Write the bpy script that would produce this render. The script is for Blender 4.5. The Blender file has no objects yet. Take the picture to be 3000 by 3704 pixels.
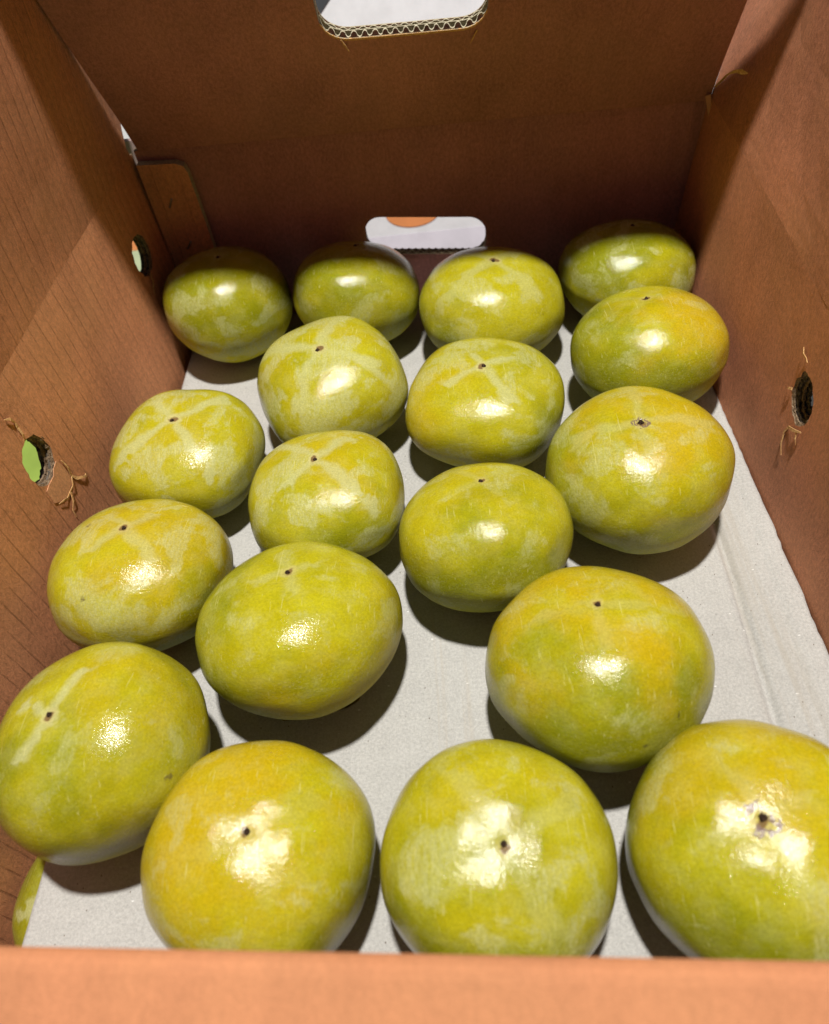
import bpy, bmesh, math, random
from mathutils import Vector, Matrix, noise
D = bpy.data
S = 0.31                       # metres per layout unit (the camera is one unit above the sheet)
scene = bpy.context.scene
COL = scene.collection

# ------------------------------------------------------------------ camera
cam_d = D.cameras.new('camera'); cam = D.objects.new('camera', cam_d); COL.objects.link(cam)
def _u(v): return v.normalized()
Fpx = 1583.0
_dz = Vector((216.0, 1383.5, Fpx)).normalized()
_dy = Vector((-44.0, -1811.5, Fpx)).normalized()
_dy = (_dy - _dz*(_dy.dot(_dz))).normalized()
_X = _dy.cross(-_dz).normalized()
_Z = -_dz
right = Vector((_X[0], _dy[0], _Z[0])); down = Vector((_X[1], _dy[1], _Z[1])); fwd = Vector((_X[2], _dy[2], _Z[2]))
M = Matrix((right, -down, -fwd)).transposed().to_4x4()
M.translation = Vector((0, 0, 1.0))*S
cam.matrix_world = M
cam_d.sensor_fit = 'VERTICAL'; cam_d.sensor_height = 24.0; cam_d.lens = 24.0*Fpx/2143.0
cam_d.clip_start = 0.005; cam_d.clip_end = 50
cam_d.dof.use_dof = True; cam_d.dof.focus_distance = 0.36; cam_d.dof.aperture_fstop = 6.5
scene.camera = cam

# ------------------------------------------------------------------ world, lamps, exposure
w = D.worlds.new('World'); scene.world = w; w.use_nodes = True
w.node_tree.nodes['Background'].inputs[0].default_value = (0.80, 0.86, 1.0, 1)
w.node_tree.nodes['Background'].inputs[1].default_value = 0.055
scene.view_settings.view_transform = 'Standard'; scene.view_settings.look = 'None'
scene.cycles.diffuse_bounces = 2; scene.view_settings.exposure = 0; scene.view_settings.gamma = 1
def lamp(name, loc, aim, size, power, color):
    l = D.lights.new(name, 'AREA'); l.shape = 'DISK'; l.size = size; l.energy = power; l.color = color
    o = D.objects.new(name, l); COL.objects.link(o); o.location = Vector(loc)*S
    d = (Vector(aim)-Vector(loc)).normalized(); o.rotation_euler = d.to_track_quat('-Z', 'Y').to_euler()
    return o
lamp('ceiling_spotlight', (0.10, 0.50, 4.8), (0, 0.8, 0), 0.082, 29.0, (1.0, 0.98, 0.94))
#lamp('shop_ceiling_lamp', (0.5, -2.2, 5.5), (0, 0.8, 0), 0.5, 7.0, (0.93, 0.96, 1.0))

# ------------------------------------------------------------------ helpers
def tag(o, label=None, cat=None, group=None, kind=None):
    for k, v in (('label', label), ('category', cat), ('group', group), ('kind', kind)):
        if v: o[k] = v
    return o
def link_mesh(name, me, mats, parent=None, smooth=False):
    o = D.objects.new(name, me); COL.objects.link(o)
    for m in (mats if isinstance(mats, (list, tuple)) else [mats]): me.materials.append(m)
    if smooth:
        for p in me.polygons: p.use_smooth = True
    if parent is not None: o.parent = parent
    return o
def empty(name, loc):
    o = D.objects.new(name, None); COL.objects.link(o); o.location = Vector(loc)*S; o.empty_display_size = 0.02
    return o
class NT:
    def __init__(s, name):
        s.mat = D.materials.new(name); s.mat.use_nodes = True; s.t = s.mat.node_tree
        s.b = s.t.nodes['Principled BSDF']
    def n(s, typ, ins=None, **props):
        nd = s.t.nodes.new(typ)
        for k, v in props.items(): setattr(nd, k, v)
        for k, v in (ins or {}).items(): s.set(nd.inputs[k], v)
        return nd
    def set(s, sock, v):
        if isinstance(v, bpy.types.NodeSocket): s.t.links.new(v, sock)
        elif isinstance(v, bpy.types.Node): s.t.links.new(v.outputs[0], sock)
        else: sock.default_value = v
    def m(s, op, a, b=0.0, c=None, clamp=False):
        i = {0: a, 1: b}
        if c is not None: i[2] = c
        return s.n('ShaderNodeMath', i, operation=op, use_clamp=clamp).outputs[0]
    def noise(s, vec, scale, detail=2, rough=.5, out='Fac', dist=0.0):
        return s.n('ShaderNodeTexNoise', {'Vector': vec, 'Scale': scale, 'Detail': detail, 'Roughness': rough, 'Distortion': dist}).outputs[out]
    def ss(s, v, lo, hi, a=0.0, b=1.0):
        return s.n('ShaderNodeMapRange', {'Value': v, 'From Min': lo, 'From Max': hi, 'To Min': a, 'To Max': b}, interpolation_type='SMOOTHSTEP').outputs[0]
    def mix(s, f, a, b, mode='MIX'):
        nd = s.n('ShaderNodeMix', data_type='RGBA', blend_type=mode)
        s.set(nd.inputs[0], f); s.set(nd.inputs[6], a); s.set(nd.inputs[7], b)
        return nd.outputs[2]
    def vadd(s, a, b): return s.n('ShaderNodeVectorMath', {0: a, 1: b}, operation='ADD').outputs[0]
    def bump(s, h, dist, strength=1.0, normal=None):
        i = {'Height': h, 'Distance': dist, 'Strength': strength}
        if normal: i['Normal'] = normal
        return s.n('ShaderNodeBump', i).outputs[0]
    def P(s, **k):
        for kk, v in k.items(): s.set(s.b.inputs[kk.replace('_', ' ')], v)
def rgb(*c): return (c[0], c[1], c[2], 1)

# ------------------------------------------------------------------ materials
def kraft(name, base=(.50, .215, .095), lines=0.0, seed=0.0, blotch=.15, grain=1.0):
    """brown liner board; UV = layout units along / across the board, flutes run along v"""
    t = NT(name)
    uv = t.n('ShaderNodeTexCoord').outputs['UV']
    mp = t.n('ShaderNodeMapping', {'Vector': uv, 'Location': (seed, seed*.7, 0)}).outputs[0]
    fib = t.noise(t.n('ShaderNodeMapping', {'Vector': mp, 'Scale': (1.0, .55, 1)}).outputs[0], 190, 4, .85)
    fine = t.noise(mp, 700, 1, .6)
    mid = t.noise(t.n('ShaderNodeMapping', {'Vector': mp, 'Scale': (1.0, .25, 1)}).outputs[0], 30, 3, .6)
    low = t.noise(mp, 3.2, 3, .55)
    v = t.m('ADD', t.ss(fib, .28, .72, -.26*grain, .26*grain), t.ss(low, .3, .7, -blotch, blotch))
    v = t.m('ADD', v, t.ss(fine, .25, .75, -.16*grain, .16*grain))
    v = t.m('ADD', v, t.ss(mid, .3, .7, -.05, .05))
    v = t.m('ADD', v, 1.0)
    c = t.mix(1.0, rgb(*base), t.n('ShaderNodeCombineColor', {0: v, 1: v, 2: v}).outputs[0], 'MULTIPLY')
    hue = t.noise(mp, 6.0, 2, .5)
    c = t.mix(t.ss(hue, .35, .75, 0, .22), c, rgb(base[0]*.98, base[1]*1.22, base[2]*1.05))
    sx = t.n('ShaderNodeSeparateXYZ', {0: mp})
    wob = t.noise(mp, 7, 2, .6)
    ph = t.m('ADD', t.m('MULTIPLY', sx.outputs[0], 1/.0262), t.m('MULTIPLY', wob, .22))
    fr = t.m('ABSOLUTE', t.m('SUBTRACT', t.m('FRACT', ph), .5))
    wave = t.m('COSINE', t.m('MULTIPLY', ph, 6.2832))
    h = t.m('MULTIPLY', wave, .13*max(lines, .12))
    if lines > 0:
        ln = t.ss(fr, .06, .01)
        brk = t.ss(t.noise(t.n('ShaderNodeMapping', {'Vector': mp, 'Scale': (38, 7, 1)}).outputs[0], 1.0, 3, .7), .34, .62)
        ln = t.m('MULTIPLY', ln, brk)
        c = t.mix(t.m('MULTIPLY', ln, .26*lines), c, rgb(base[0]*.32, base[1]*.3, base[2]*.35))
        h = t.m('SUBTRACT', h, t.m('MULTIPLY', ln, .5*lines))
    # small scuffs where the top paper is rubbed, and specks
    sc = t.ss(t.noise(t.n('ShaderNodeMapping', {'Vector': mp, 'Scale': (1, .45, 1)}).outputs[0], 22, 5, .65), .66, .76)
    c = t.mix(t.m('MULTIPLY', sc, .45), c, rgb(base[0]*1.35, base[1]*1.55, base[2]*1.5))
    dk = t.ss(t.noise(mp, 60, 2, .5), .80, .84)
    c = t.mix(t.m('MULTIPLY', dk, .5), c, rgb(.10, .05, .03))
    t.P(Base_Color=c, Roughness=.78)
    t.b.inputs['Specular IOR Level'].default_value = .22
    h = t.m('ADD', h, t.m('MULTIPLY', fib, .5)); h = t.m('ADD', h, t.m('MULTIPLY', low, 2.6)); h = t.m('ADD', h, t.m('MULTIPLY', fine, .25))
    t.P(Normal=t.bump(h, .0011, .75))
    return t.mat
def rawpaper(name, base=(.42, .36, .25), dark=(.16, .12, .08), scale=900):
    t = NT(name); o = t.n('ShaderNodeTexCoord').outputs['Object']
    a = t.noise(o, scale, 3, .7)
    c = t.mix(t.ss(a, .3, .7), rgb(*dark), rgb(*base))
    t.P(Base_Color=c, Roughness=.9, Normal=t.bump(a, .0006, .8)); t.b.inputs['Specular IOR Level'].default_value = .1
    return t.mat
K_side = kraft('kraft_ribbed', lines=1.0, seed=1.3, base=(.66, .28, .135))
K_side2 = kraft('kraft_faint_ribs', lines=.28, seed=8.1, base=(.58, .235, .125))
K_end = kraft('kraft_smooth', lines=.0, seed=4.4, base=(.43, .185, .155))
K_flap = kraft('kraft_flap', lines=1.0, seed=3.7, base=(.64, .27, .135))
K_front = kraft('kraft_lit_flap', lines=.0, seed=6.7, base=(.60, .245, .115), blotch=.08, grain=.35)
M_peel = kraft('peeled_kraft', base=(.62, .30, .15), seed=2.2)
M_edge = rawpaper('cut_edge_brown', (.34, .24, .15), (.12, .075, .045))
M_pale = rawpaper('cut_edge_pale', (.66, .60, .44), (.34, .29, .19))
M_core = rawpaper('crushed_core', (.20, .165, .13), (.03, .022, .016), 420)
M_curl = rawpaper('torn_paper_curl', (.78, .50, .22), (.55, .27, .10))
M_liner = rawpaper('liner_pale', (.55, .47, .32), (.30, .24, .15))
def metal():
    t = NT('staple_metal'); t.P(Base_Color=rgb(.30, .29, .27), Roughness=.35, Metallic=1.0); return t.mat
M_staple = metal()
def greyboard():
    t = NT('grey_board'); uv = t.n('ShaderNodeTexCoord').outputs['UV']
    fib = t.noise(uv, 240, 4, .8); fine = t.noise(uv, 620, 2, .7); low = t.noise(uv, 3.0, 3, .5); md = t.noise(uv, 40, 3, .6)
    v = t.m('ADD', t.ss(fib, .28, .72, -.17, .15), t.ss(low, .3, .7, -.05, .05)); v = t.m('ADD', v, t.ss(fine, .25, .75, -.09, .09))
    v = t.m('ADD', v, t.ss(md, .3, .7, -.03, .03)); v = t.m('ADD', v, 1.0)
    c = t.mix(1.0, rgb(.500, .484, .450), t.n('ShaderNodeCombineColor', {0: v, 1: v, 2: v}).outputs[0], 'MULTIPLY')
    ws = t.n('ShaderNodeTexVoronoi', {'Vector': t.n('ShaderNodeMapping', {'Vector': uv, 'Scale': (1, .6, 1)}).outputs[0], 'Scale': 70.0}).outputs['Distance']
    c = t.mix(t.ss(ws, .07, .04), c, rgb(.17, .14, .11))
    ws2 = t.n('ShaderNodeTexVoronoi', {'Vector': t.n('ShaderNodeMapping', {'Vector': uv, 'Scale': (.6, 1.2, 1), 'Location': (3, 5, 0)}).outputs[0], 'Scale': 46.0}).outputs['Distance']
    c = t.mix(t.ss(ws2, .065, .04), c, rgb(.80, .79, .75))
    # faint brown water stains that run along the board, near the middle and by the right edge
    sx = t.n('ShaderNodeSeparateXYZ', {0: uv}).outputs[0]
    st = t.noise(t.n('ShaderNodeMapping', {'Vector': uv, 'Scale': (70, 1.6, 1)}).outputs[0], 1.0, 4, .6)
    ms = t.m('MULTIPLY', t.ss(st, .50, .70), t.ss(t.m('ABSOLUTE', t.m('ADD', sx, .035)), .05, .015))
    c = t.mix(t.m('MULTIPLY', ms, .38), c, rgb(.46, .38, .28))
    ms2 = t.m('MULTIPLY', t.ss(st, .42, .62), t.ss(t.m('ABSOLUTE', t.m('SUBTRACT', sx, .425)), .05, .01))
    c = t.mix(t.m('MULTIPLY', ms2, .45), c, rgb(.42, .37, .30))
    t.P(Base_Color=c, Roughness=.85); t.b.inputs['Specular IOR Level'].default_value = .2
    h = t.m('ADD', t.m('MULTIPLY', fib, .6), t.m('MULTIPLY', low, 2.0)); t.P(Normal=t.bump(h, .0008, .6))
    return t.mat
M_grey = greyboard()
def flat(name, c, rough=.6, var=.05, scale=60):
    t = NT(name); o = t.n('ShaderNodeTexCoord').outputs['Object']; n_ = t.noise(o, scale, 3, .6)
    v = t.ss(n_, .3, .7, 1-var, 1+var)
    t.P(Base_Color=t.mix(1.0, rgb(*c), t.n('ShaderNodeCombineColor', {0: v, 1: v, 2: v}).outputs[0], 'MULTIPLY'), Roughness=rough)
    return t.mat
M_white = flat('white_print', (.80, .81, .83)); M_blue = flat('pale_blue_print', (.45, .55, .70)); M_orange = flat('orange_print', (.80, .30, .10))
M_green = flat('green_print', (.30, .42, .07), var=.10, scale=30); M_palegreen = flat('pale_green_print', (.55, .62, .38))
M_grey_shade = flat('lavender_grey_shade', (.46, .43, .48)); M_pinkish = flat('pale_pink_liner', (.50, .36, .33)); M_table = flat('dark_shelf', (.05, .048, .045), .5); M_darkc = flat('dark_gap', (.04, .045, .05))  # the lavender grey and the darkest carton colour have shade painted in
M_tip = rawpaper('dried_blossom', (.085, .05, .03), (.008, .005, .004), 1500)
M_calyx = rawpaper('dried_calyx', (.30, .19, .08), (.09, .05, .025), 300)

# ------------------------------------------------------------------ boards
def board(name, outline, holes, th, fmap, mats, parent, cuts=(10, 10), jag=0.0, seed=0):
    """outline / holes: 2-D loops in board units; fmap(s, t, d) -> layout point (d = depth behind the inner face)"""
    bm = bmesh.new(); edges = []
    rnd = random.Random(seed)
    for loop in [outline]+holes:
        vs = [bm.verts.new((p[0], p[1], 0)) for p in loop]
        for i in range(len(vs)): edges.append(bm.edges.new((vs[i], vs[(i+1) % len(vs)])))
    bmesh.ops.triangle_fill(bm, use_beauty=True, use_dissolve=False, edges=edges, normal=(0, 0, 1))
    xs = [p[0] for p in outline]; ys = [p[1] for p in outline]
    for i in range(1, cuts[0]):
        x = min(xs)+(max(xs)-min(xs))*(i+.013)/cuts[0]
        bmesh.ops.bisect_plane(bm, geom=bm.verts[:]+bm.edges[:]+bm.faces[:], plane_co=(x, 0, 0), plane_no=(1, 0, 0), dist=1e-5)
    for i in range(1, cuts[1]):
        y = min(ys)+(max(ys)-min(ys))*(i+.017)/cuts[1]
        bmesh.ops.bisect_plane(bm, geom=bm.verts[:]+bm.edges[:]+bm.faces[:], plane_co=(0, y, 0), plane_no=(0, 1, 0), dist=1e-5)
    for f in bm.faces:
        f.normal_update()
        if f.normal.z < 0: f.normal_flip()
    inner = list(bm.faces)
    r = bmesh.ops.extrude_face_region(bm, geom=inner, use_keep_orig=True)
    newv = [g for g in r['geom'] if isinstance(g, bmesh.types.BMVert)]
    outer = set(g for g in r['geom'] if isinstance(g, bmesh.types.BMFace))
    innerset = set(inner)
    for v in newv: v.co.z = th
    uvl = bm.loops.layers.uv.new('UVMap')
    for f in bm.faces:
        f.material_index = 0 if (f in innerset or f in outer) else 1
        for l in f.loops: l[uvl].uv = (l.vert.co.x, l.vert.co.y) if f.material_index == 0 else (l.vert.co.x+l.vert.co.y, l.vert.co.z)
    for v in bm.verts: v.co = Vector(fmap(v.co.x, v.co.y, v.co.z))*S
    bmesh.ops.recalc_face_normals(bm, faces=bm.faces)
    me = D.meshes.new(name); bm.to_mesh(me); bm.free()
    return link_mesh(name, me, mats, parent)
def wobble(loop, amp, seed):
    return [(x+amp*noise.noise(Vector((x*60, y*60, seed))), y+amp*noise.noise(Vector((x*60, y*60, seed+9)))) for x, y in loop]
def circle(cx, cy, rx, ry=None, n=40, amp=0, seed=0):
    ry = ry or rx
    return [(cx+(rx+amp*noise.noise(Vector((math.cos(a)*3, math.sin(a)*3, seed))))*math.cos(a), cy+(ry+amp*noise.noise(Vector((math.cos(a)*3, math.sin(a)*3, seed+5))))*math.sin(a)) for a in [2*math.pi*i/n for i in range(n)]]
def rrect(x0, x1, y0, y1, r, n=8, shear=0.0):
    pts = []
    for cx_, cy_, a0 in ((x1-r, y1-r, 0), (x0+r, y1-r, 90), (x0+r, y0+r, 180), (x1-r, y0+r, 270)):
        for i in range(n+1):
            a = math.radians(a0+90*i/n); x = cx_+r*math.cos(a); y = cy_+r*math.sin(a)
            pts.append((x, y+shear*(x-(x0+x1)/2)))
    return pts
def ribbon(name, pts, widths, fmap, mat, parent, th=.0012, wdir=(0, 1)):
    """a torn strip of paper: centre line in (s, t, d), width across wdir in the board plane"""
    vs = []; fs = []
    n = len(pts)
    for i, (p, wd) in enumerate(zip(pts, widths)):
        q = pts[min(i+1, n-1)]; o = pts[max(i-1, 0)]
        dx, dy = q[0]-o[0], q[1]-o[1]; L = math.hypot(dx, dy) or 1
        nx, ny = -dy/L, dx/L
        for sgn, dd in ((1, 0), (-1, 0), (-1, -th), (1, -th)):
            vs.append(Vector(fmap(p[0]+sgn*nx*wd/2, p[1]+sgn*ny*wd/2, p[2]+dd+(wd*.12 if sgn > 0 else 0)))*S)
    for i in range(n-1):
        a, b = 4*i, 4*i+4
        for k in range(4): fs.append((a+k, a+(k+1) % 4, b+(k+1) % 4, b+k))
    fs += [(3, 2, 1, 0), (4*n-4, 4*n-3, 4*n-2, 4*n-1)]
    me = D.meshes.new(name); me.from_pydata([tuple(v) for v in vs], [], fs); me.update()
    return link_mesh(name, me, mat, parent)
def patch(name, loop, fmap, mat, parent, d0=-.0015, th=.0012):
    bm = bmesh.new(); vs = [bm.verts.new((p[0], p[1], 0)) for p in loop]
    f = bm.faces.new(vs); r = bmesh.ops.extrude_face_region(bm, geom=[f], use_keep_orig=True)
    for g in r['geom']:
        if isinstance(g, bmesh.types.BMVert): g.co.z = th
    bmesh.ops.triangulate(bm, faces=bm.faces)
    uvl = bm.loops.layers.uv.new('UVMap')
    for f in bm.faces:
        for l in f.loops: l[uvl].uv = (l.vert.co.x, l.vert.co.y)
    for v in bm.verts: v.co = Vector(fmap(v.co.x, v.co.y, d0+v.co.z))*S
    bmesh.ops.recalc_face_normals(bm, faces=bm.faces)
    me = D.meshes.new(name); bm.to_mesh(me); bm.free()
    return link_mesh(name, me, mat, parent)

def lerp(a, b, t): return a+(b-a)*t
def interp(x, xs, ys):
    if x <= xs[0]: return ys[0]
    for i in range(1, len(xs)):
        if x <= xs[i]: return lerp(ys[i-1], ys[i], (x-xs[i-1])/(xs[i]-xs[i-1]))
    return ys[-1]
TH = .024; ZB = -.245
YB = 1.556
def front_y(x): return .112-.054*x
def creaseL(s): return interp(s, (.1, .85, 1.56), (.362, .372, .390))
def creaseR(s): return interp(s, (.05, 1.56), (.376, .377))
def und(a, b, seed, amp): return amp*noise.noise(Vector((a*2.3, b*2.3, seed)))
def mapL(s, t, d): return (-.590-.020*t/.4-.06*(1.56-s)-.045*max(0, .8-s)-d+und(s, t, 1, .006), s, t)
def kR(s): return interp(s, (.05, .12, .83, 1.556), (.473, .475, .495, .540))
def mapR(s, t, d): return (.497+(kR(s)-.497)*max(t, -.1)/.38+d+und(s, t, 2, .005), s, t)
def creaseB(x): return .3955-.0265*(x+.59)/1.13
def mapB(s, t, d):
    k = 0
    # corner board is crushed into soft vertical folds by the right corner
    for c_, w_, a_ in ((.478, .006, .007), (.500, .006, .013), (.522, .006, -.014)): k += a_*math.exp(-((s-c_)/w_)**2)
    return (s, YB+d-und(s, t, 3, .007)-k*1.0, t)
def mapF(s, t, d): return (s, front_y(s)-d, t)
box = empty('cardboard_box', (-.05, .84, ZB-.026))
tag(box, 'open brown corrugated cardboard box around the fruit, with hand holes and round vent holes', 'cardboard box')
def to_box(o): pass
def child(o): o.parent = box; o.matrix_parent_inverse = Matrix.Translation(-box.location); return o
class BP:   # everything below the box keeps world coordinates
    pass
_link = link_mesh
def link_mesh(name, me, mats, parent=None, smooth=False):
    o = _link(name, me, mats, None, smooth)
    if parent is not None:
        o.parent = parent
        o.matrix_parent_inverse = PINV.get(parent.name, Matrix.Identity(4))
    return o
PINV = {box.name: Matrix.Translation(-Vector(box.location))}

# side panels
hL1 = circle(1.418, .245, .0395, .041, amp=.006, seed=3); hL2 = circle(.839, .237, .037, .041, amp=.007, seed=7)
hR1 = circle(.831, .231, .034, .041, amp=.007, seed=11)
def topline(fn, a, b, n=14): return [(lerp(a, b, i/n), fn(lerp(a, b, i/n))) for i in range(n+1)]
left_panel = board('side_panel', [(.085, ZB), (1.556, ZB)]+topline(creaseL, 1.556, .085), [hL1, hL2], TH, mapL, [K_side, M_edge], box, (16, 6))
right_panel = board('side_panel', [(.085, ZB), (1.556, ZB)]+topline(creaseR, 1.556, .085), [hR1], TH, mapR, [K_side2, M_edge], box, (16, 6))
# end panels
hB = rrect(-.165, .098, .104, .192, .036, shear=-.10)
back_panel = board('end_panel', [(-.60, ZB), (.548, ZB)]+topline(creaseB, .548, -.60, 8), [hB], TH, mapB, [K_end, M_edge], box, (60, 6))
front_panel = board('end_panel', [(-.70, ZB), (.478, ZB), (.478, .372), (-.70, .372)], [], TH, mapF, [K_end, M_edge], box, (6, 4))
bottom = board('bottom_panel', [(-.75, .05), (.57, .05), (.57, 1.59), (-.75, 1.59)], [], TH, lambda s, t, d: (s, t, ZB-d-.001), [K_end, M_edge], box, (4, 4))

# flaps
FL = .72
def mapLF(s, t, d):
    a = math.radians(3.6); x, _, z = mapL(s, creaseL(s), 0)
    b_ = .004*math.exp(-(t/.012)**2)
    return (x+math.sin(a)*t-math.cos(a)*d+und(s, t, 5, .008)*min(1, t*6), s, z-.0006+math.cos(a)*t)
def mapRF(s, t, d):
    a = math.radians(interp(s, (.2, .9, 1.25, 1.5), (2.0, 0, -6.0, -15.0))); x, _, z = mapR(s, creaseR(s), 0)
    b_ = .004*math.exp(-(t/.012)**2)
    return (x-math.sin(a)*t+math.cos(a)*d+und(s, t, 6, .008)*min(1, t*6), s, z-.0006+math.cos(a)*t)
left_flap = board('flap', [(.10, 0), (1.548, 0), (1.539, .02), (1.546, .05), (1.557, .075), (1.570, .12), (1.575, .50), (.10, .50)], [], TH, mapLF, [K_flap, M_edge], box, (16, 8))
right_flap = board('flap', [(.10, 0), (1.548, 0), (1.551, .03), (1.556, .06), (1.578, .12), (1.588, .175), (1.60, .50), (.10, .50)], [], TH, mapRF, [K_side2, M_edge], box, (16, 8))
AB = math.radians(30)
def mapBF(s, t, d):
    z = creaseB(s)+.0015; bend = .004*math.exp(-(t/.015)**2)
    dd = d-bend*1.3-und(s, t, 7, .008)*min(1, t*5)
    return (s, YB-math.sin(AB)*t+math.cos(AB)*dd, z+math.cos(AB)*t+math.sin(AB)*dd)
# hand hole of the standing flap: liners carry the exact hole, the core is cut back and filled with real flutes
hF = rrect(-.172, .106, .222, .345, .045, shear=-.028)
hFc = rrect(-.172, .106, .190, .345, .045, shear=-.028)
def sides(hole_outline, L=FL): return [(-.590, 0), (.536, 0), (.524, L), (-.595, L)]
lt = .0016
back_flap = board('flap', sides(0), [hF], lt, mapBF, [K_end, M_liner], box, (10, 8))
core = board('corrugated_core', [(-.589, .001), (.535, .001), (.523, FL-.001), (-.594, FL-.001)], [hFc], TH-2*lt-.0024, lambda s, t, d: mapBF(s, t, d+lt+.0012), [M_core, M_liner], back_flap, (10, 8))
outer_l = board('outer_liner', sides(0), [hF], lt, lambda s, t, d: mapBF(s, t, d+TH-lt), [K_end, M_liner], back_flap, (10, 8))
def hole_bottom(x, x0, x1, yb, r, shear):
    y = yb
    if x < x0+r: y = yb+r-math.sqrt(max(0, r*r-(x0+r-x)**2))
    if x > x1-r: y = yb+r-math.sqrt(max(0, r*r-(x-(x1-r))**2))
    return y+shear*(x-(x0+x1)/2)
def flutes(name, x0, x1, yb, r, shear, depth, pitch, d0, d1, fmap, mat, parent, th=.0016, seed=0):
    """wavy medium standing between two liners, seen end on along the bottom of a hand hole"""
    n = int((x1-x0)/pitch*12); vs = []; fs = []
    for i in range(n+1):
        x = lerp(x0+.002, x1-.002, i/n); jit = .22*noise.noise(Vector((x*16, seed, 0)))+.10*noise.noise(Vector((x*60, seed, 5)))
        ph = 2*math.pi*(x-x0)/pitch+jit*6
        c = math.cos(ph); c = math.copysign(abs(c)**.6, c)*(.82+.18*noise.noise(Vector((x*40, seed, 8))))
        dmid = lerp(d0, d1, .5)+c*(d1-d0)*.5*.95
        y1 = hole_bottom(x, x0, x1, yb, r, shear)+.0008-.0012*abs(noise.noise(Vector((x*70, seed, 3)))); y0 = yb-depth+shear*(x-(x0+x1)/2)
        for dd, yy in ((-th/2, y1), (th/2, y1), (th/2, y0), (-th/2, y0)):
            vs.append(Vector(fmap(x, yy, dmid+dd))*S)
    for i in range(n):
        a, b = 4*i, 4*i+4
        for k in range(4): fs.append((a+k, a+(k+1) % 4, b+(k+1) % 4, b+k))
    me = D.meshes.new(name); me.from_pydata([tuple(v) for v in vs], [], fs); me.update()
    return link_mesh(name, me, mat, parent)
def strip(name, x0, x1, yb, r, shear, depth, d0, d1, fmap, mat, parent):
    n = 40; vs = []; fs = []
    for i in range(n+1):
        x = lerp(x0+.001, x1-.001, i/n); y1 = hole_bottom(x, x0, x1, yb, r, shear); y0 = y1-depth if depth < .01 else yb-depth+shear*(x-(x0+x1)/2)
        for dd, yy in ((d0, y1), (d1, y1), (d1, y0), (d0, y0)): vs.append(Vector(fmap(x, yy, dd))*S)
    for i in range(n):
        a, b = 4*i, 4*i+4
        for k in range(4): fs.append((a+k, a+(k+1) % 4, b+(k+1) % 4, b+k))
    me = D.meshes.new(name); me.from_pydata([tuple(v) for v in vs], [], fs); me.update()
    return link_mesh(name, me, mat, parent)
fa = (-.172, .106, .222, .045, -.028)
flutes('corrugated_medium', *fa, .031, .0176, lt, .0158, mapBF, M_pale, back_flap, th=.0024, seed=1)
strip('middle_liner', *fa, .031, .0158, .0172, mapBF, M_pale, back_flap)
flutes('corrugated_medium', *fa, .031, .0174, .0172, TH-lt, mapBF, M_pale, back_flap, th=.0016, seed=2)
strip('liner_rim', *fa, .004, -.0003, lt*.9, mapBF, M_curl, back_flap)
# lower hand hole: flutes laid on its sill
fb = (-.165, .098, .104, .036, -.10)
def mapB2(s, t, d): return mapB(s, t, d)
for sd, pc, a_, b_ in ((3, .0192, .002, .014), (4, .015, .0155, .023)):
    # short flutes standing on the cut sill of the hole
    n = int((fb[1]-fb[0])/pc*12); vs = []; fs = []
    for i in range(n+1):
        x = lerp(fb[0]+.004, fb[1]-.004, i/n); c = math.cos(2*math.pi*(x-fb[0])/pc+.8*noise.noise(Vector((x*9, sd, 0))))
        dm = lerp(a_, b_, .5)+c*(b_-a_)*.45; y0 = hole_bottom(x, *fb)
        for dd, yy in ((-.001, y0+.0022), (.001, y0+.0022), (.001, y0-.001), (-.001, y0-.001)): vs.append(Vector(mapB(x, yy, dm+dd))*S)
    for i in range(n):
        a, b = 4*i, 4*i+4
        for k in range(4): fs.append((a+k, a+(k+1) % 4, b+(k+1) % 4, b+k))
    me = D.meshes.new('corrugated_medium'); me.from_pydata([tuple(v) for v in vs], [], fs); me.update()
    link_mesh('corrugated_medium', me, M_liner, back_panel)
# folded-out front flap
def mapFF(s, t, d):
    r = .014; p0 = math.radians(-60); p1 = math.radians(20); arc = r*(p1-p0)   # rounded fold, then the flap falls away
    p = min(t/r+p0, p1); y = -r*(math.sin(p)-math.sin(p0)); z = r*(math.cos(p)-math.cos(p0)); ny, nz = -math.sin(p), math.cos(p)
    if t > arc: y -= (t-arc)*math.cos(p1); z -= (t-arc)*math.sin(p1)
    k = und(s, t*.5, 8, .006)*min(1, t*10)
    return (s, front_y(s)+.004+y-ny*d, .388+z-nz*d+k)
front_flap = board('flap', [(-.690, 0), (.50, 0), (.50, .30), (-.690, .30)], [], TH*.9, mapFF, [K_front, M_edge], box, (20, 60))

def slab(name, corners, th, mats, parent, uvscale=1):
    """a board from four layout-space corners, thickness along its normal"""
    p = [Vector(c) for c in corners]; n = (p[1]-p[0]).cross(p[3]-p[0]).normalized()
    vs = [tuple(q*S) for q in p]+[tuple((q-n*th)*S) for q in p]
    me = D.meshes.new(name); me.from_pydata(vs, [], [(0, 1, 2, 3), (7, 6, 5, 4), (0, 4, 5, 1), (1, 5, 6, 2), (2, 6, 7, 3), (3, 7, 4, 0)]); me.update()
    return link_mesh(name, me, mats, parent)
def disc(name, c, ux, uy, rx, ry, mat, parent, n=40):
    c = Vector(c); ux = Vector(ux); uy = Vector(uy)
    vs = [tuple((c+ux*rx*math.cos(2*math.pi*k/n)+uy*ry*math.sin(2*math.pi*k/n))*S) for k in range(n)]
    me = D.meshes.new(name); me.from_pydata(vs, [], [tuple(range(n))]); me.update()
    return link_mesh(name, me, mat, parent)
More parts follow.
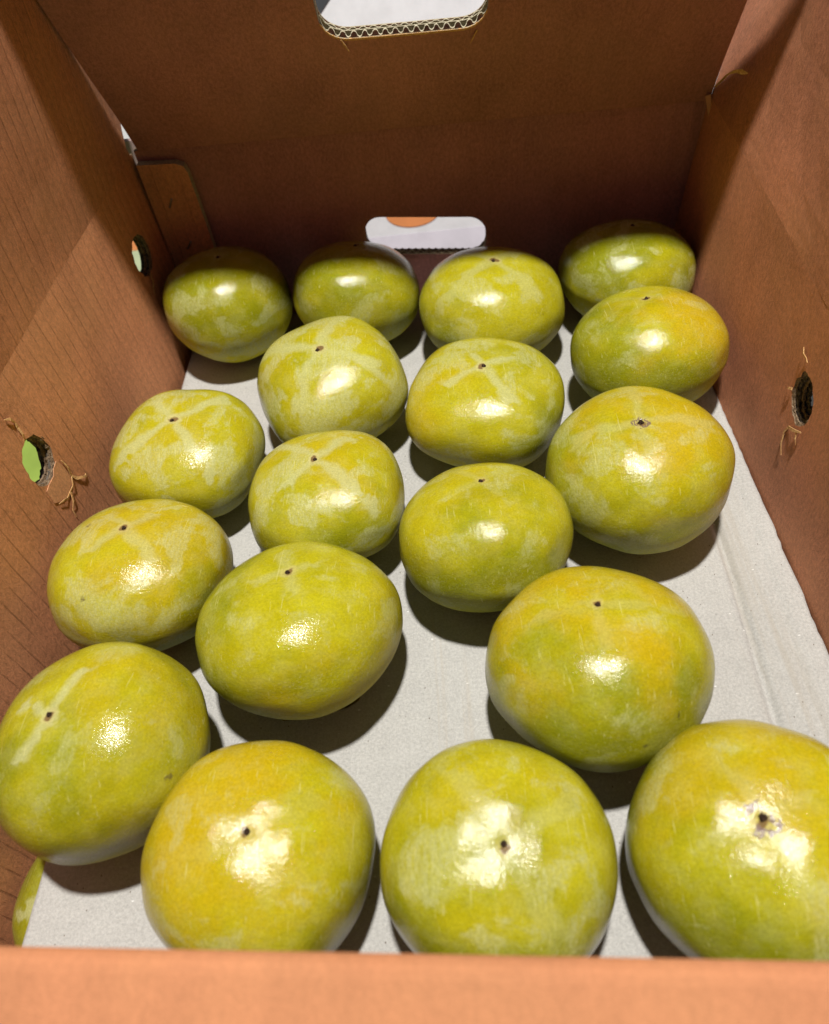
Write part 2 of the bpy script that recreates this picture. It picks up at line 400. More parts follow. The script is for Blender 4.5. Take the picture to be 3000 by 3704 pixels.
# tab of the side panel glued inside the back end, with its pale cut edge and two staples
def mapT(s, t, d): x, y, z = mapB(s, t, 0); return (x, y-.022+d*.8, z)
tabo = [(-.597, .376), (-.520, .371), (-.505, .364), (-.500, .350), (-.497, .22), (-.500, -.02), (-.597, -.02)]
tab = board('corner_tab', tabo, [], TH, mapT, [K_flap, M_pale], box, (4, 8))
for (sx, sy, an) in ((-.556, .292, 1.05), (-.549, .195, .9)):
    bm = bmesh.new()
    for a0, a1, r0 in (((0, 0), (.026, 0), .0017),):
        for k in range(9):
            f_ = k/8.0; px = lerp(-.013, .013, f_); ht = .0022 if 0 < k < 8 else -.004
            ring = []
            for j in range(6):
                aa = 2*math.pi*j/6; u_ = r0*math.cos(aa); v_ = r0*math.sin(aa)*.6
                s_ = sx+px*math.cos(an)-u_*math.sin(an); t_ = sy+px*math.sin(an)+u_*math.cos(an)
                ring.append(bm.verts.new(Vector(mapT(s_, t_, -(ht+v_)))*S))
            if k: 
                for j in range(6): bm.faces.new((prev[j], prev[(j+1) % 6], ring[(j+1) % 6], ring[j]))
            prev = ring
    me = D.meshes.new('staple'); bm.to_mesh(me); bm.free(); link_mesh('staple', me, M_staple, tab, True)

slab('outer_tab', [(-.70, 1.60, .300), (-.575, 1.60, .300), (-.575, 1.60, .396), (-.70, 1.60, .402)], .012, M_pinkish, box)
# crushed core showing inside the vent holes, and torn paper round them
def rim(cx_, cy_, rx, ry, fmap, parent, seed, mats):
    for li, (r0, d0, d1, mat) in enumerate(mats):
        n = 48; vs = []; fs = []
        for i in range(n):
            a = 2*math.pi*i/n; nn = noise.noise(Vector((math.cos(a)*4, math.sin(a)*4, seed+li*3.3)))*.005
            n2 = noise.noise(Vector((math.cos(a)*9, math.sin(a)*9, seed+li*5.1)))*.003
            for dd, k in ((d0+n2, 1.06), (lerp(d0, d1, .35)+n2, r0+nn*9), (lerp(d0, d1, .7)-n2, r0+nn*7+n2*12), (d1, 1.05)):
                vs.append(Vector(fmap(cx_+rx*k*math.cos(a), cy_+ry*k*math.sin(a), dd))*S)
        for i in range(n):
            a, b = 4*i, 4*((i+1) % n)
            for k in range(3): fs.append((a+k, a+k+1, b+k+1, b+k))
        me = D.meshes.new('torn_rim'); me.from_pydata([tuple(v) for v in vs], [], fs); me.update()
        link_mesh('torn_rim', me, mat, parent)
lay = [(.93, .001, .007, M_edge), (.97, .006, .012, M_core), (.88, .011, .016, M_edge), (.94, .015, .0235, M_core)]
rim(.839, .237, .037, .041, mapL, left_panel, 2, lay)
rim(1.418, .245, .0395, .041, mapL, left_panel, 8, lay)
rim(.831, .231, .034, .041, mapR, right_panel, 5, [(.90, .001, .006, M_edge), (.78, .005, .011, M_core), (.66, .010, .016, M_edge), (.50, .015, .0235, M_core)])
def ptsd(*a, h=.0022): return [(x, y, -h*(1+.8*math.sin(i*1.9))) for i, (x, y) in enumerate(a)]
patch('peeled_patch', wobble([(.852, .204), (.868, .206), (.875, .188), (.874, .163), (.862, .153), (.848, .150), (.826, .158), (.808, .170), (.812, .196), (.826, .198), (.842, .199)], .003, 4), mapL, M_peel, left_panel)
ribbon('torn_paper', ptsd((.876, .200), (.878, .182), (.876, .165), (.883, .151), (.894, .142), (.903, .135), (.908, .136)), [.002, .004, .004, .006, .004, .004, .001], mapL, M_curl, left_panel)
ribbon('torn_paper', ptsd((.874, .164), (.862, .154), (.848, .151), (.838, .150), (.828, .158), (.815, .163)), [.001, .004, .003, .004, .003, .001], mapL, M_curl, left_panel)
ribbon('torn_paper', ptsd((.852, .150), (.842, .138), (.832, .128), (.829, .115)), [.005, .004, .002, .001], mapL, M_curl, left_panel, )
ribbon('torn_paper', ptsd((.829, .331), (.838, .324), (.844, .313), (.843, .303), (.840, .292), (.836, .281)), [.001, .005, .003, .005, .004, .001], mapL, M_curl, left_panel)
ribbon('torn_paper', ptsd((1.412, .207), (1.407, .192), (1.399, .180), (1.392, .168)), [.008, .006, .004, .001], mapL, M_curl, left_panel)
ribbon('torn_paper', ptsd((.870, .296), (.862, .290), (.855, .287), (.848, .285)), [.001, .004, .003, .001], mapR, M_curl, right_panel)
ribbon('torn_paper', ptsd((.800, .196), (.818, .184), (.838, .172), (.845, .156), (.838, .138), (.829, .122)), [.002, .005, .004, .004, .003, .001], mapR, M_curl, right_panel)
ribbon('torn_paper', ptsd((.864, .225), (.872, .220), (.878, .214)), [.004, .003, .001], mapR, M_curl, right_panel)
ribbon('torn_paper', ptsd((.812, .188), (.806, .178), (.803, .168)), [.005, .003, .001], mapR, M_curl, right_panel)
CURL = [(.524, .411, .0), (.523, .432, .03), (.518, .457, .07), (.523, .468, .09), (.530, .470, .10), (.537, .470, .11)]
# loose curl and crumpled bits at the right corner slit
def free(s, t, d): return (s, 1.49-d, t)
ribbon('torn_paper', CURL, [.005, .006, .005, .008, .009, .002], lambda s, t, d: (s, 1.50-d, t), M_curl, right_panel)
ribbon('torn_paper', [(.534, .384, 0), (.539, .365, .003), (.543, .345, .004), (.541, .32, .003)], [.010, .008, .005, .002], lambda s, t, d: (s-.008, 1.535-d, t), M_peel, right_panel)
for a_, b_, c_ in ((-.142, .225, -.131), (.088, .215, .076)):
    ribbon('torn_paper', [(a_, b_, -.001), (lerp(a_, c_, .5), b_-.010, -.004), (c_, b_-.021, -.006)], [.002, .003, .001], mapBF, M_curl, back_flap)

# ------------------------------------------------------------------ divider sheet
def sheet_z(x, y):
    z = .0022*noise.noise(Vector((x*2.2, y*2.2, 4)))*1.0
    xc = .4125-.04*(.95-y) if y < .95 else .4125
    xc = interp(y, (.1, .45, .62, .80, 1.0, 1.6), (.385, .396, .405, .412, .418, .425))+.002*noise.noise(Vector((y*9, 2, 3)))
    z -= .0085*math.exp(-((x-xc)/.0050)**2)
    if x > xc: z += min(.014, (x-xc)*.2)
    x2 = xc+.052+.003*noise.noise(Vector((y*7, 5, 3)))
    z -= .0020*math.exp(-((x-x2)/.0035)**2)
    z -= .0010*math.exp(-((x+.043)/.006)**2)
    return z
nx, ny = 230, 110; vs = []; fs = []; uvs = []
for j in range(ny+1):
    for i in range(nx+1):
        u = i/nx; y = lerp(.15, 1.535, j/ny); 
        xr = .4935+.0035*noise.noise(Vector((y*16, 1, 1)))+.002*noise.noise(Vector((y*60, 1, 1)))
        xr = min(xr, mapR(y, .0, 0)[0]-.001)
        x = lerp(-.586+.0008*noise.noise(Vector((y*40, 7, 1))), xr, u)
        yy = y
        if j == 0: yy = max(front_y(x)+.006, .1)
        vs.append((x, yy, sheet_z(x, yy)))
W = nx+1
for j in range(ny):
    for i in range(nx): fs.append((j*W+i, j*W+i+1, (j+1)*W+i+1, (j+1)*W+i))
top = len(vs); vs += [(x, y, z-.010) for x, y, z in vs]
per = [(0, i) for i in range(nx+1)]+[(j, nx) for j in range(1, ny+1)]+[(ny, i) for i in range(nx-1, -1, -1)]+[(j, 0) for j in range(ny-1, 0, -1)]
for k in range(len(per)):
    a = per[k][0]*W+per[k][1]; b = per[(k+1) % len(per)][0]*W+per[(k+1) % len(per)][1]; fs.append((a, top+a, top+b, b))
for j in range(ny):
    for i in range(nx): fs.append((top+j*W+i, top+(j+1)*W+i, top+(j+1)*W+i+1, top+j*W+i+1))
me = D.meshes.new('divider_sheet'); me.from_pydata([(x*S, y*S, z*S) for x, y, z in vs], [], fs)
uv = me.uv_layers.new(name='UVMap')
for l in me.loops: uv.data[l.index].uv = (vs[l.vertex_index][0], vs[l.vertex_index][1])
me.update()
sheet = link_mesh('divider_sheet', me, M_grey, None, True)
tag(sheet, 'pale grey cardboard divider sheet with a long crease, lying under the fruit inside the box', 'cardboard sheet')

# ------------------------------------------------------------------ persimmons
def fruit_mat(i, warm, green, odir, oamt, bloom, phi, spots, gdir=(0, 0, -1), armw=.040, armamt=1.0, armlen=.75):
    """skin: green -> yellow -> orange by place on the fruit; pale wax bloom in arms and rubbed patches"""
    t = NT('persimmon_skin')
    g = t.n('ShaderNodeAttribute', attribute_name='unit_pos').outputs['Vector']
    so = (i*3.17, i*1.71, i*2.33)
    p = t.vadd(g, so)
    lo = t.noise(p, 1.25, 3, .55); md = t.noise(p, 3.2, 4, .6)
    dg = t.n('ShaderNodeVectorMath', {0: g, 1: Vector(gdir).normalized()[:]}, operation='DOT_PRODUCT').outputs['Value']
    do = t.n('ShaderNodeVectorMath', {0: g, 1: Vector(odir).normalized()[:]}, operation='DOT_PRODUCT').outputs['Value']
    gf = t.m('ADD', t.m('ADD', t.m('MULTIPLY', dg, .55), t.ss(lo, .25, .75, -.55, .55)), green)
    gf = t.ss(gf, -.35, .85)
    Y = rgb(.425, .375, .006); Y2 = rgb(.475, .430, .014); G = rgb(.225, .245, .006); O = rgb(.515, .355, .006)
    c = t.mix(t.ss(md, .3, .7), Y, Y2)
    c = t.mix(t.m('MULTIPLY', gf, .85), c, G)
    of = t.m('ADD', t.m('MULTIPLY', do, .8), t.ss(t.noise(t.vadd(p, (9, 4, 2)), 1.5, 3, .55), .25, .75, -.5, .5))
    of = t.m('MULTIPLY', t.ss(t.m('ADD', of, warm), .0, 1.15), oamt, clamp=True)
    c = t.mix(of, c, O)
    # --- bloom
    wv = t.n('ShaderNodeVectorMath', {0: t.n('ShaderNodeTexNoise', {'Vector': p, 'Scale': 3.0, 'Detail': 3.0, 'Roughness': .6}).outputs['Color'], 1: (.5, .5, .5)}, operation='SUBTRACT').outputs[0]
    wv = t.n('ShaderNodeVectorMath', {0: wv, 'Scale': .26}, operation='SCALE').outputs[0]
    q = t.n('ShaderNodeMapping', {'Vector': t.vadd(g, wv), 'Rotation': (0, 0, -phi)}, vector_type='POINT').outputs[0]
    sq = t.n('ShaderNodeSeparateXYZ', {0: q})
    ax, ay = t.m('ABSOLUTE', sq.outputs[0]), t.m('ABSOLUTE', sq.outputs[1])
    mn = t.m('MINIMUM', ax, ay); rr = t.m('SQRT', t.m('ADD', t.m('MULTIPLY', ax, ax), t.m('MULTIPLY', ay, ay)))
    wid = t.m('ADD', t.m('MULTIPLY', rr, .09), armw)
    arm = t.ss(t.m('SUBTRACT', mn, wid), .045, -.045)
    an = t.noise(t.vadd(p, (5, 1, 7)), 2.2, 3, .6)
    arm = t.m('MULTIPLY', arm, t.ss(t.m('ADD', rr, t.ss(an, .3, .7, -.3, .35)), armlen, armlen-.15))
    arm = t.m('MAXIMUM', arm, t.ss(rr, .13, .07))
    arm = t.m('MULTIPLY', t.m('MULTIPLY', arm, armamt), t.ss(sq.outputs[2], .1, .35))
    pn = t.noise(t.vadd(p, (1, 8, 3)), 2.1, 7, .56, dist=.35)
    sz = t.n('ShaderNodeSeparateXYZ', {0: g}).outputs[2]
    low = t.ss(sz, .35, -.35, 0, .05)
    th = .545-.13*(bloom-.5)
    pt = t.ss(t.m('ADD', pn, low), th-.03, th+.06)
    streak = t.noise(t.n('ShaderNodeMapping', {'Vector': p, 'Rotation': (.3, .5, .9+i), 'Scale': (26, 5, 12)}).outputs[0], 1.0, 4, .7)
    rub = t.ss(streak, .34, .56, .45, 1)
    pt = t.m('MULTIPLY', t.m('MULTIPLY', pt, rub), .48+.70*bloom, clamp=True)
    speck = t.m('MULTIPLY', t.ss(t.noise(p, 34, 4, .75), .54, .66), t.ss(t.m('ADD', t.m('ADD', pn, t.m('MULTIPLY', low, 1.6)), t.ss(sz, .75, .10, 0, .10)), .44, .62))
    bl = t.m('MAXIMUM', pt, t.m('MULTIPLY', speck, .62+.2*bloom))
    dust = t.m('MULTIPLY', t.ss(t.noise(p, 38, 5, .8), .34, .58, .60, 1.0), t.ss(t.noise(t.n('ShaderNodeMapping', {'Vector': p, 'Rotation': (1.1, .4+i, .2), 'Scale': (60, 9, 22)}).outputs[0], 1.0, 3, .75), .30, .62, .55, 1.0))
    haze_ = t.ss(t.noise(t.vadd(p, (4, 4, 4)), 4.5, 6, .7), .42, .68, 0, .20)
    bl = t.m('MAXIMUM', t.m('MAXIMUM', t.m('MULTIPLY', bl, dust), haze_), t.m('MULTIPLY', t.m('MULTIPLY', arm, t.ss(dust, .2, .7, .5, 1.0)), .92), )
    side = t.ss(sz, .35, -.35)
    bc = t.mix(side, rgb(.53, .54, .25), rgb(.36, .40, .25))
    bc = t.mix(t.m('MULTIPLY', of, .5), bc, rgb(.52, .45, .17))
    c = t.mix(t.m('MULTIPLY', bl, .75), c, bc)
    # brownish ring round the blossom end
    c = t.mix(t.ss(t.m('ADD', rr, t.ss(sz, .5, .2, 0, 1)), .11, .02, 0, .35), c, rgb(.66, .50, .22))
    c = t.mix(t.ss(t.m('ADD', rr, t.ss(sz, .5, .2, 0, 1)), .055, .030, 0, .85), c, rgb(.16, .08, .03))
    # fine speckle
    f1 = t.noise(p, 42, 4, .85); v = t.ss(f1, .25, .75, .80, 1.20)
    c = t.mix(1.0, c, t.n('ShaderNodeCombineColor', {0: v, 1: v, 2: v}).outputs[0], 'MULTIPLY')
    vo = t.n('ShaderNodeTexVoronoi', {'Vector': p, 'Scale': 7.5}).outputs['Distance']
    c = t.mix(t.ss(vo, .035, .018, 0, .75), c, rgb(.12, .08, .02))
    vo2 = t.n('ShaderNodeTexVoronoi', {'Vector': t.vadd(p, (3, 1, 6)), 'Scale': 15.0, 'Randomness': 1.0}).outputs['Distance']
    c = t.mix(t.m('MULTIPLY', t.ss(vo2, .075, .030, 0, .7), t.ss(t.noise(p, 5, 2, .5), .50, .56)), c, rgb(.13, .10, .03))
    scr = t.noise(t.n('ShaderNodeMapping', {'Vector': p, 'Rotation': (.8, .2, 2.1+i*.7), 'Scale': (40, 2.2, 9)}).outputs[0], 1.0, 3, .6)
    c = t.mix(t.ss(scr, .635, .70, 0, .34), c, rgb(.72, .68, .26))
    dst = t.vadd(g, t.n('ShaderNodeVectorMath', {0: wv, 'Scale': .22}, operation='SCALE').outputs[0])
    for (sx, sy, sz_, r, kind) in spots:
        stretch = {'dot': (1, 1, 1), 'ring': (1, 1, 1), 'slash': (1, 1, 1), 'brack': (1, 1, 1)}[kind]
        df = t.n('ShaderNodeVectorMath', {0: dst, 1: (sx, sy, sz_)}, operation='SUBTRACT').outputs[0]
        if kind == 'slash':
            df = t.n('ShaderNodeMapping', {'Vector': df, 'Rotation': (0, .5, .6), 'Scale': (2.6, 1, .7)}).outputs[0]
        ln = t.m('ADD', t.n('ShaderNodeVectorMath', {0: df}, operation='LENGTH').outputs['Value'], t.ss(t.noise(p, 22, 3, .7), .3, .7, -r*.35, r*.35))
        if kind == 'ring':
            c = t.mix(t.ss(ln, r*1.35, r*.75, 0, .80), c, rgb(.14, .11, .04))
            c = t.mix(t.ss(ln, r*.60, r*.30, 0, .8), c, rgb(.42, .34, .13))
        elif kind == 'brack':
            band = t.ss(t.m('ABSOLUTE', t.m('SUBTRACT', ln, r)), r*.26, r*.12)
            gap = t.ss(t.noise(t.vadd(p, (2, 2, 9)), 7.0, 1, .5), .44, .50)
            c = t.mix(t.m('MULTIPLY', t.m('MULTIPLY', band, gap), .85), c, rgb(.17, .10, .10))
        else:
            c = t.mix(t.ss(ln, r*1.2, r*.5, 0, .85), c, rgb(.07, .055, .03))
    ro = t.m('ADD', t.m('ADD', t.m('MULTIPLY', bl, .11), .11), t.ss(t.noise(p, 55, 4, .8), .35, .7, -.05, .12))
    ro = t.m('ADD', ro, t.ss(sz, .30, -.35, 0, .40))
    t.P(Base_Color=c, Roughness=ro)
    t.set(t.b.inputs['Specular IOR Level'], t.ss(sz, -.25, .35, .08, .40))
    t.set(t.b.inputs['Coat Weight'], t.ss(sz, -.05, .40, 0, .12)); t.b.inputs['Coat Roughness'].default_value = .08
    h = t.m('ADD', t.m('MULTIPLY', t.noise(p, 24, 4, .7), 1.15), t.m('MULTIPLY', t.noise(p, 85, 2, .6), .40))
    h = t.m('ADD', h, t.m('MULTIPLY', bl, .06)); h = t.m('ADD', h, t.m('MULTIPLY', md, .9))
    nb = t.bump(h, .00023, .7); t.P(Normal=nb); t.set(t.b.inputs['Coat Normal'], nb)
    return t.mat
NPS, NPH = 90, 120
def fruit_surface(ps, ph, phi, furrow, seed, lumps, square=.014):
    N_ = 2.4 if ps > 0 else 1.88
    cr = math.cos(ps); sr = math.sin(ps)
    cr = abs(cr)**(2/N_); sr = math.copysign(abs(sr)**(2/N_), sr)
    rr = cr*(1+square*math.cos(4*(ph-phi)))
    x, y, z = rr*math.cos(ph), rr*math.sin(ph), sr
    u = Vector((x, y, z))
    k = lumps*(noise.noise(Vector((x*1.5+seed, y*1.5, z*1.5)))*.030+noise.noise(Vector((x*3.4, y*3.4+seed, z*3.4)))*.010)
    x += x*k; y += y*k; z += z*k*.8
    if sr > 0:
        a = math.cos(phi)*x+math.sin(phi)*y; b = -math.sin(phi)*x+math.cos(phi)*y
        r = math.hypot(a, b); m = min(abs(a), abs(b))
        g = math.exp(-(m/(.05+.25*r))**2)                      # 1 along the four furrows
        env = max(0, min(1, (r-.08)/.16))*max(0, 1-(r/.85)**2)
        z -= furrow*.015*env*g
        z += furrow*.015*(1-g)*math.exp(-((r-.33)/.10)**2)     # four low shoulders round the tip
        z -= .016*math.exp(-(r/.05)**2)+.014*furrow*math.exp(-(r/.16)**2)
    return x, y, z
calyx_mesh = {}
def make_fruit(i, cx_, cy_, cz, a, b, tx, ty, phi, label, mat, furrow=1.0, lumps=1.0, group='persimmons on the divider sheet', tip=1.0, calyx_scale=1.0, square=.014):
    ax = Vector((tx, ty, 1)).normalized()
    R = Vector((0, 0, 1)).rotation_difference(ax).to_matrix()
    vs = []; us = []; fs = []
    def add(ps, ph):
        u = Vector(fruit_surface(ps, ph, phi, furrow, i*7.3, lumps, square)); us.append(tuple(u)); vs.append((u.x*a*S, u.y*a*S, u.z*b*S))
    add(-math.pi/2, 0)
    # rows crowd towards the poles so the tip dimple and the flattened base stay smooth
    rows = []
    for k in range(1, NPS):
        f = k/NPS; rows.append(-math.pi/2+math.pi*f)
    extra = [math.pi/2-e for e in (.028, .020, .012, .006, .002)]
    rows = [r for r in rows if r < math.pi/2-.03]+extra
    for ps in rows:
        for j in range(NPH): add(ps, 2*math.pi*j/NPH)
    add(math.pi/2, 0)
    nr = len(rows); last = len(vs)-1
    for j in range(NPH): fs.append((0, 1+(j+1) % NPH, 1+j))
    for k in range(nr-1):
        o = 1+k*NPH
        for j in range(NPH): fs.append((o+j, o+(j+1) % NPH, o+NPH+(j+1) % NPH, o+NPH+j))
    o = 1+(nr-1)*NPH
    for j in range(NPH): fs.append((o+j, o+(j+1) % NPH, last))
    me = D.meshes.new('persimmon'); me.from_pydata(vs, [], fs); me.update()
    at = me.attributes.new('unit_pos', 'FLOAT_VECTOR', 'POINT')
    at.data.foreach_set('vector', [c for u in us for c in u])
    zmin = min((R @ Vector(v)).z for v in vs)
    ob = link_mesh('persimmon', me, mat, None, True)
    ob.matrix_world = Matrix.Translation(Vector((cx_*S, cy_*S, cz*S-zmin+.0006)))@R.to_4x4()
    tag(ob, label, 'persimmon', group)
    # dried blossom tip in the dimple
    bm = bmesh.new(); rt = .021*a*S*tip*1.15
    zt = (us[last][2])*b*S
    rnd = random.Random(i*5+1); rings = []
    prof = [(1.25, -.10), (1.0, .35), (.72, .75), (.5, .95), (.25, .55)]
    for (k, hh) in prof:
        rings.append([bm.verts.new((rt*k*(1+.25*rnd.uniform(-1, 1))*math.cos(2*math.pi*j/9), rt*k*(1+.25*rnd.uniform(-1, 1))*math.sin(2*math.pi*j/9), zt+rt*hh*(1+.3*rnd.uniform(-1, 1)))) for j in range(9)])
    for q in range(len(rings)-1):
        for j in range(9): bm.faces.new((rings[q][j], rings[q][(j+1) % 9], rings[q+1][(j+1) % 9], rings[q+1][j]))
    bm.faces.new(rings[-1])
    m2 = D.meshes.new('blossom_tip'); bm.to_mesh(m2); bm.free()
    o2 = link_mesh('blossom_tip', m2, M_tip, ob, True)
    # dried four-lobed calyx hugging the underside
    cs = []; cf = []; nr_, na = 7, 32
    for q in range(nr_+1):
        for j in range(na):
            an = 2*math.pi*j/na; lob = .62+.38*abs(math.cos(2*(an-phi)))**.7
            r = (.03+.50*calyx_scale*q/nr_*lob)
            c_ = min(.98, r); ps = -math.acos(c_**(1.88/2)); 
            z = -abs(math.sin(ps))**(2/1.88)
            cs.append((r*a*S*math.cos(an), r*a*S*math.sin(an), z*b*S-.0004-.0010*(q/nr_)*(1+math.sin(an*5+i))*.5*calyx_scale))
    for q in range(nr_):
        for j in range(na): cf.append((q*na+j, (q+1)*na+j, (q+1)*na+(j+1) % na, q*na+(j+1) % na))
    m3 = D.meshes.new('calyx'); m3.from_pydata(cs, [], cf); m3.update()
    link_mesh('calyx', m3, M_calyx, ob, True)
    return ob
FR = [[-0.4625, 1.4059, 0.1125, 0.1343, 0.1125, 0.0553, 0.0581, -0.1287], [-0.19, 1.4043, 0.1057, 0.1346, 0.1046, 0.1291, 0.2542, -0.5738], [0.0883, 1.3191, 0.1027, 0.1469, 0.1025, 0.0734, 0.0836, 0.6788], [0.3722, 1.3912, 0.1014, 0.1358, 0.1007, 0.0684, 0.1969, -0.4286], [0.3561, 1.1225, 0.1072, 0.1389, 0.1062, -0.0944, 0.1909, -0.5439], [-0.2259, 1.1101, 0.1031, 0.1394, 0.1027, -0.0736, -0.16, -0.3487], [0.0519, 1.0379, 0.0911, 0.1432, 0.0911, 0.0239, -0.0173, -2.7103], [-0.4771, 0.9709, 0.0932, 0.1345, 0.0931, -0.0023, -0.0642, 0.6236], [-0.2221, 0.8404, 0.0905, 0.132, 0.0904, -0.0391, 0.0703, 0.8265], [0.2766, 0.8281, 0.1097, 0.1406, 0.1096, -0.0721, -0.0317, -1.5872], [-0.4974, 0.6997, 0.1013, 0.1359, 0.1005, 0.0209, 0.1829, 0.7539], [0.028, 0.7223, 0.1039, 0.1316, 0.1017, -0.004, 0.317, 0.6573], [-0.2411, 0.582, 0.105, 0.1423, 0.1023, -0.012, 0.3181, -1.2762], [0.1545, 0.491, 0.1089, 0.1412, 0.108, -0.016, 0.259, -0.0232], [-0.478, 0.416, 0.1077, 0.136, 0.112, -0.23, -0.02, 1.1381], [-0.2631, 0.2794, 0.1016, 0.13, 0.1015, 0.0981, -0.0512, -2.6732], [0.0049, 0.2629, 0.0988, 0.1299, 0.0986, 0.0819, -0.1337, -2.6315], [0.2856, 0.261, 0.1048, 0.1367, 0.1044, -0.1659, -0.0174, 1.8559]]
# per fruit: label, warm, green, orange direction, orange amount, bloom, furrow, arm amount, arm length, spots, green direction
SP = {
 0: ('olive-yellow persimmon in the far left corner of the box, top in shadow', .0, .10, (0, 0, 1), .25, .55, .4, .3, .5, [], (0, 0, 1)),
 1: ('yellow-green persimmon against the back wall, hiding the left end of the lower hand hole', .0, .05, (0, 0, 1), .3, .35, .4, .3, .5, [], (0, 0, 1)),
 2: ('wide yellow persimmon in front of the right end of the lower hand hole', .25, -.15, (0, 0, -.2), .45, .45, .7, .6, .8, [(.572, -.707, .416, .035, 'dot')], (-1, 0, -.5)),
 3: ('green persimmon in the far right corner, half hidden behind an orange-shouldered one', .0, .15, (1, 0, 0), .1, .6, .4, .2, .5, [], (0, 0, 1)),
 4: ('persimmon with orange right shoulder and green left side, before the far right corner', .45, .10, (1, .3, .45), .95, .30, .7, .25, .6, [], (-1, -.2, -.3)),
 5: ('frosted yellow-green persimmon in the second row, directly behind the one with a sharp pale cross', .0, -.05, (0, 1, 1), .3, .85, .6, .9, .9, [(.700, -.62, -.30, .05, 'slash')], (-1, 0, -.5)),
 6: ('golden persimmon with twin highlights and a pale cross, in front of the wide yellow one', .25, -.20, (-1, .2, .2), .5, .55, .7, .9, .65, [], (1, -.3, -.6)),
 7: ('bright yellow persimmon with pale wax patches by the left wall, behind the pitted one', .05, -.25, (.2, 0, .5), .35, .85, .8, 1.0, .95, [(.567, -.381, .73, .016, 'dot')], (-1, 0, -.3)),
 8: ('yellow persimmon with a sharp pale cross and a dark scuff on its left side', .12, -.25, (.3, .3, .7), .45, .70, 1.0, 1.0, .80, [(-.848, -.384, .30, .07, 'slash')], (0, -1, -.6)),
 9: ('persimmon with orange top and a small scarred ring, near the right wall', .35, .10, (.45, .3, .75), .80, .50, .7, .5, .7, [(0, 0, .96, .075, 'brack'), (.044, .608, .793, .018, 'dot'), (.112, .652, .75, .014, 'dot')], (-1, -.4, -.5)),
 10: ('yellow-orange persimmon with two brown pits beside the left wall', .40, -.25, (.3, .1, .5), .62, .60, 1.0, .7, .6, [(-.449, .138, .883, .045, 'ring'), (-.258, -.749, .611, .050, 'ring')], (1, -.4, -.5)),
 11: ('olive-green persimmon in the middle of the box, just beyond the bare patch of sheet', .15, .22, (-.2, .3, .8), .35, .35, .7, .35, .5, [(-.526, -.1, .845, .022, 'dot'), (.516, -.122, .848, .022, 'dot')], (0, -.4, -.6)),
 12: ('large olive-yellow persimmon with brownish lower right side, left of the bare patch of sheet', .22, .05, (.9, -.8, -.5), .40, .30, .6, .5, .5, [(.573, -.669, .473, .018, 'dot')], (-1, 0, -.2)),
 13: ('large green persimmon with orange band round its tip and dark scratches low on the right', .25, .22, (0, .3, 1), .85, .38, .6, .35, .6, [(.493, -.798, .30, .04, 'slash'), (-.401, .124, .908, .018, 'dot'), (.189, -.97, .10, .03, 'dot')], (0, -.8, -.5)),
 14: ('lime-yellow persimmon at the left edge of the photo, thin pale star at its tip', .05, .12, (.6, .5, .3), .45, .25, .8, 1.0, .42, [(-.628, .609, .8, .045, 'ring'), (.865, -.437, .245, .045, 'ring')], (-1, -.6, 0)),
 15: ('orange-yellow persimmon in the front row, nearest the lower left of the box', .55, -.25, (-.5, .4, .5), .85, .40, 0.9, .2, .6, [], (1, -.8, -.6)),
 16: ('green-olive persimmon in the middle of the front row with four highlights round its tip', .05, .32, (-.3, .5, .5), .30, .50, 1.0, .38, .75, [], (0, -.4, -.5)),
 17: ('persimmon at the lower right cut by the photo edge, broken brown ring round its tip', .35, .18, (.2, .8, .6), .70, .45, .8, .35, .6, [(0, 0, .94, .115, 'brack')], (-.8, -.8, -.5)),
}
for i, f in enumerate(FR):
    lab, warm, green, od, oa, bl, fu, am, al, sp, gd = SP[i]
    m = fruit_mat(i+1, warm-.25, green, od, oa, bl, f[7], sp, gd, armamt=am, armlen=al)
    make_fruit(i, f[0], f[1], .0018, f[3], f[4], f[5], f[6], f[7], lab, m, furrow=fu, tip=1.25 if i in (17, 9) else 1.0, calyx_scale=1.7 if i == 12 else 1.0, square=.036 if i in (7, 8, 6, 5) else .014)
ml = fruit_mat(31, -.2, .25, (0, 0, 1), .2, .35, .4, [], (0, 0, 1))
make_fruit(30, -.538, .302, ZB+.004, .130, .108, .03, .05, .4, 'persimmon below the sheet, peeking out at the lower left corner', ml, group='persimmons under the divider sheet')

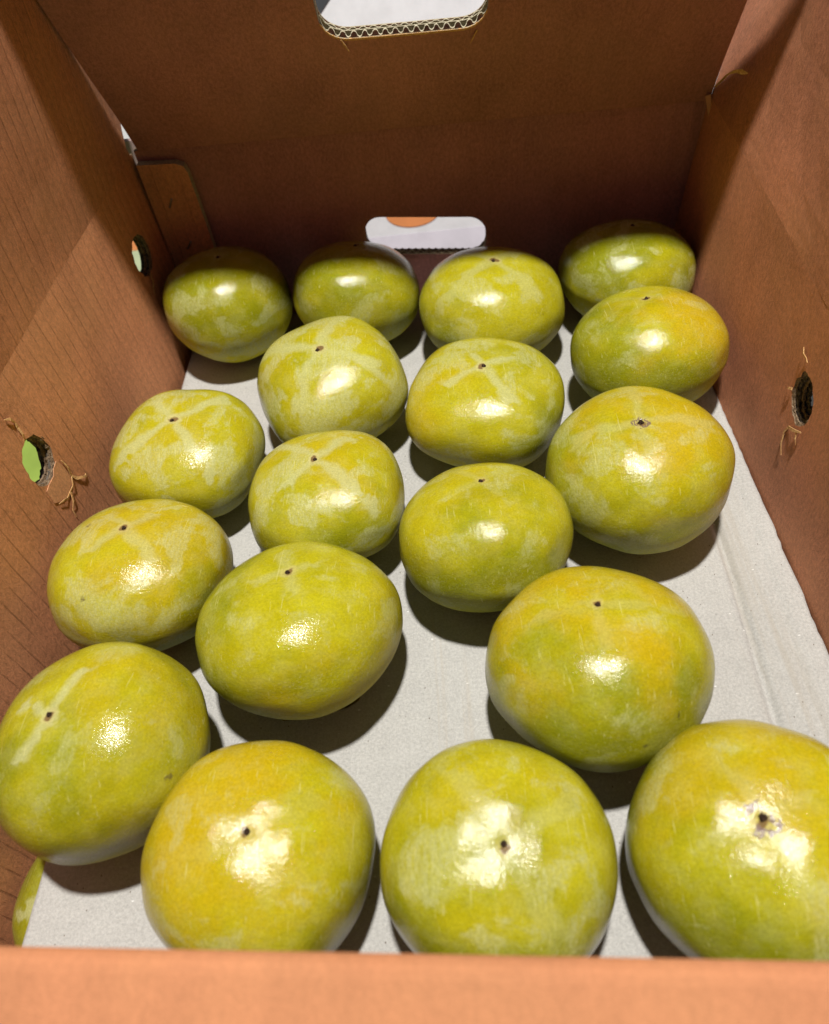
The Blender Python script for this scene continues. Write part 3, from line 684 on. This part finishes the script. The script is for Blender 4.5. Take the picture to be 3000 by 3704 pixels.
# ------------------------------------------------------------------ what shows through the openings
ZT = ZB-.028
wc = empty('carton', (0, 2.0, ZT)); PINV[wc.name] = Matrix.Translation(-Vector(wc.location))
tag(wc, 'white printed carton behind the box, seen in slivers through the two hand holes', 'carton')
def wcy(z): return 2.02+.36*(z+.02)
slab('front_panel', [(-.85, wcy(ZT), ZT), (.95, wcy(ZT), ZT), (.95, wcy(.50), .50), (-.85, wcy(.50), .50)], .02, M_white, wc)
slab('top_panel', [(-.85, wcy(.50)+.004, .4995), (.95, wcy(.50)+.004, .4995), (.95, 3.0, .4995), (-.85, 3.0, .4995)], .02, M_white, wc)
slab('lower_flap', [(-.75, 1.92, -.150), (.75, 1.92, -.150), (.75, 1.996, -.082), (-.75, 1.996, -.082)], .012, M_grey_shade, wc)  # flap of the white carton, its weaker light painted in as grey
nrm = Vector((0, .36, 1)).normalized()
def onpanel(x, z): return (x, wcy(z)-.0022, z)
disc('orange_mark', onpanel(-.075, -.030), (1, 0, 0), nrm, .075, .038, M_orange, wc)
slab('blue_mark', [onpanel(-.02, .452), onpanel(.11, .440), onpanel(.12, .49), onpanel(-.02, .49)], .001, M_blue, wc)
slab('dark_gap_patch', [onpanel(-.40, .425), onpanel(-.255, .425), onpanel(-.19, .485), onpanel(-.40, .485)], .001, M_darkc, wc)  # dark patch laid on the panel for the unlit gap past the carton's edge
gc = empty('carton', (-1.2, 1.3, ZT)); PINV[gc.name] = Matrix.Translation(-Vector(gc.location))
tag(gc, 'green and orange printed carton left of the box, glimpsed through the two left vent holes', 'carton')
slab('top_panel', [(-1.7, .2, -.15), (-.74, .2, -.15), (-.90, 2.6, -.15), (-1.7, 2.6, -.15)], .02, M_green, gc)
slab('side_panel', [(-.742, .2, -.172), (-.742, .2, ZT), (-.902, 2.6, ZT), (-.902, 2.6, -.172)], .02, M_green, gc)
slab('pale_green_mark', [(-1.6, 1.92, -.148), (-.88, 1.92, -.148), (-.88, 2.30, -.148), (-1.6, 2.30, -.148)], .001, M_palegreen, gc)
slab('orange_mark', [(-1.6, 2.19, -.146), (-.89, 2.19, -.146), (-.89, 2.40, -.146), (-1.6, 2.40, -.146)], .001, M_orange, gc)
bm = bmesh.new(); bmesh.ops.create_grid(bm, x_segments=4, y_segments=4, size=3.0)
for v in bm.verts: v.co = Vector((v.co.x, v.co.y+.5, ZT*S-.001))
me = D.meshes.new('shelf'); bm.to_mesh(me); bm.free()
tag(link_mesh('shelf', me, M_table), kind='structure')
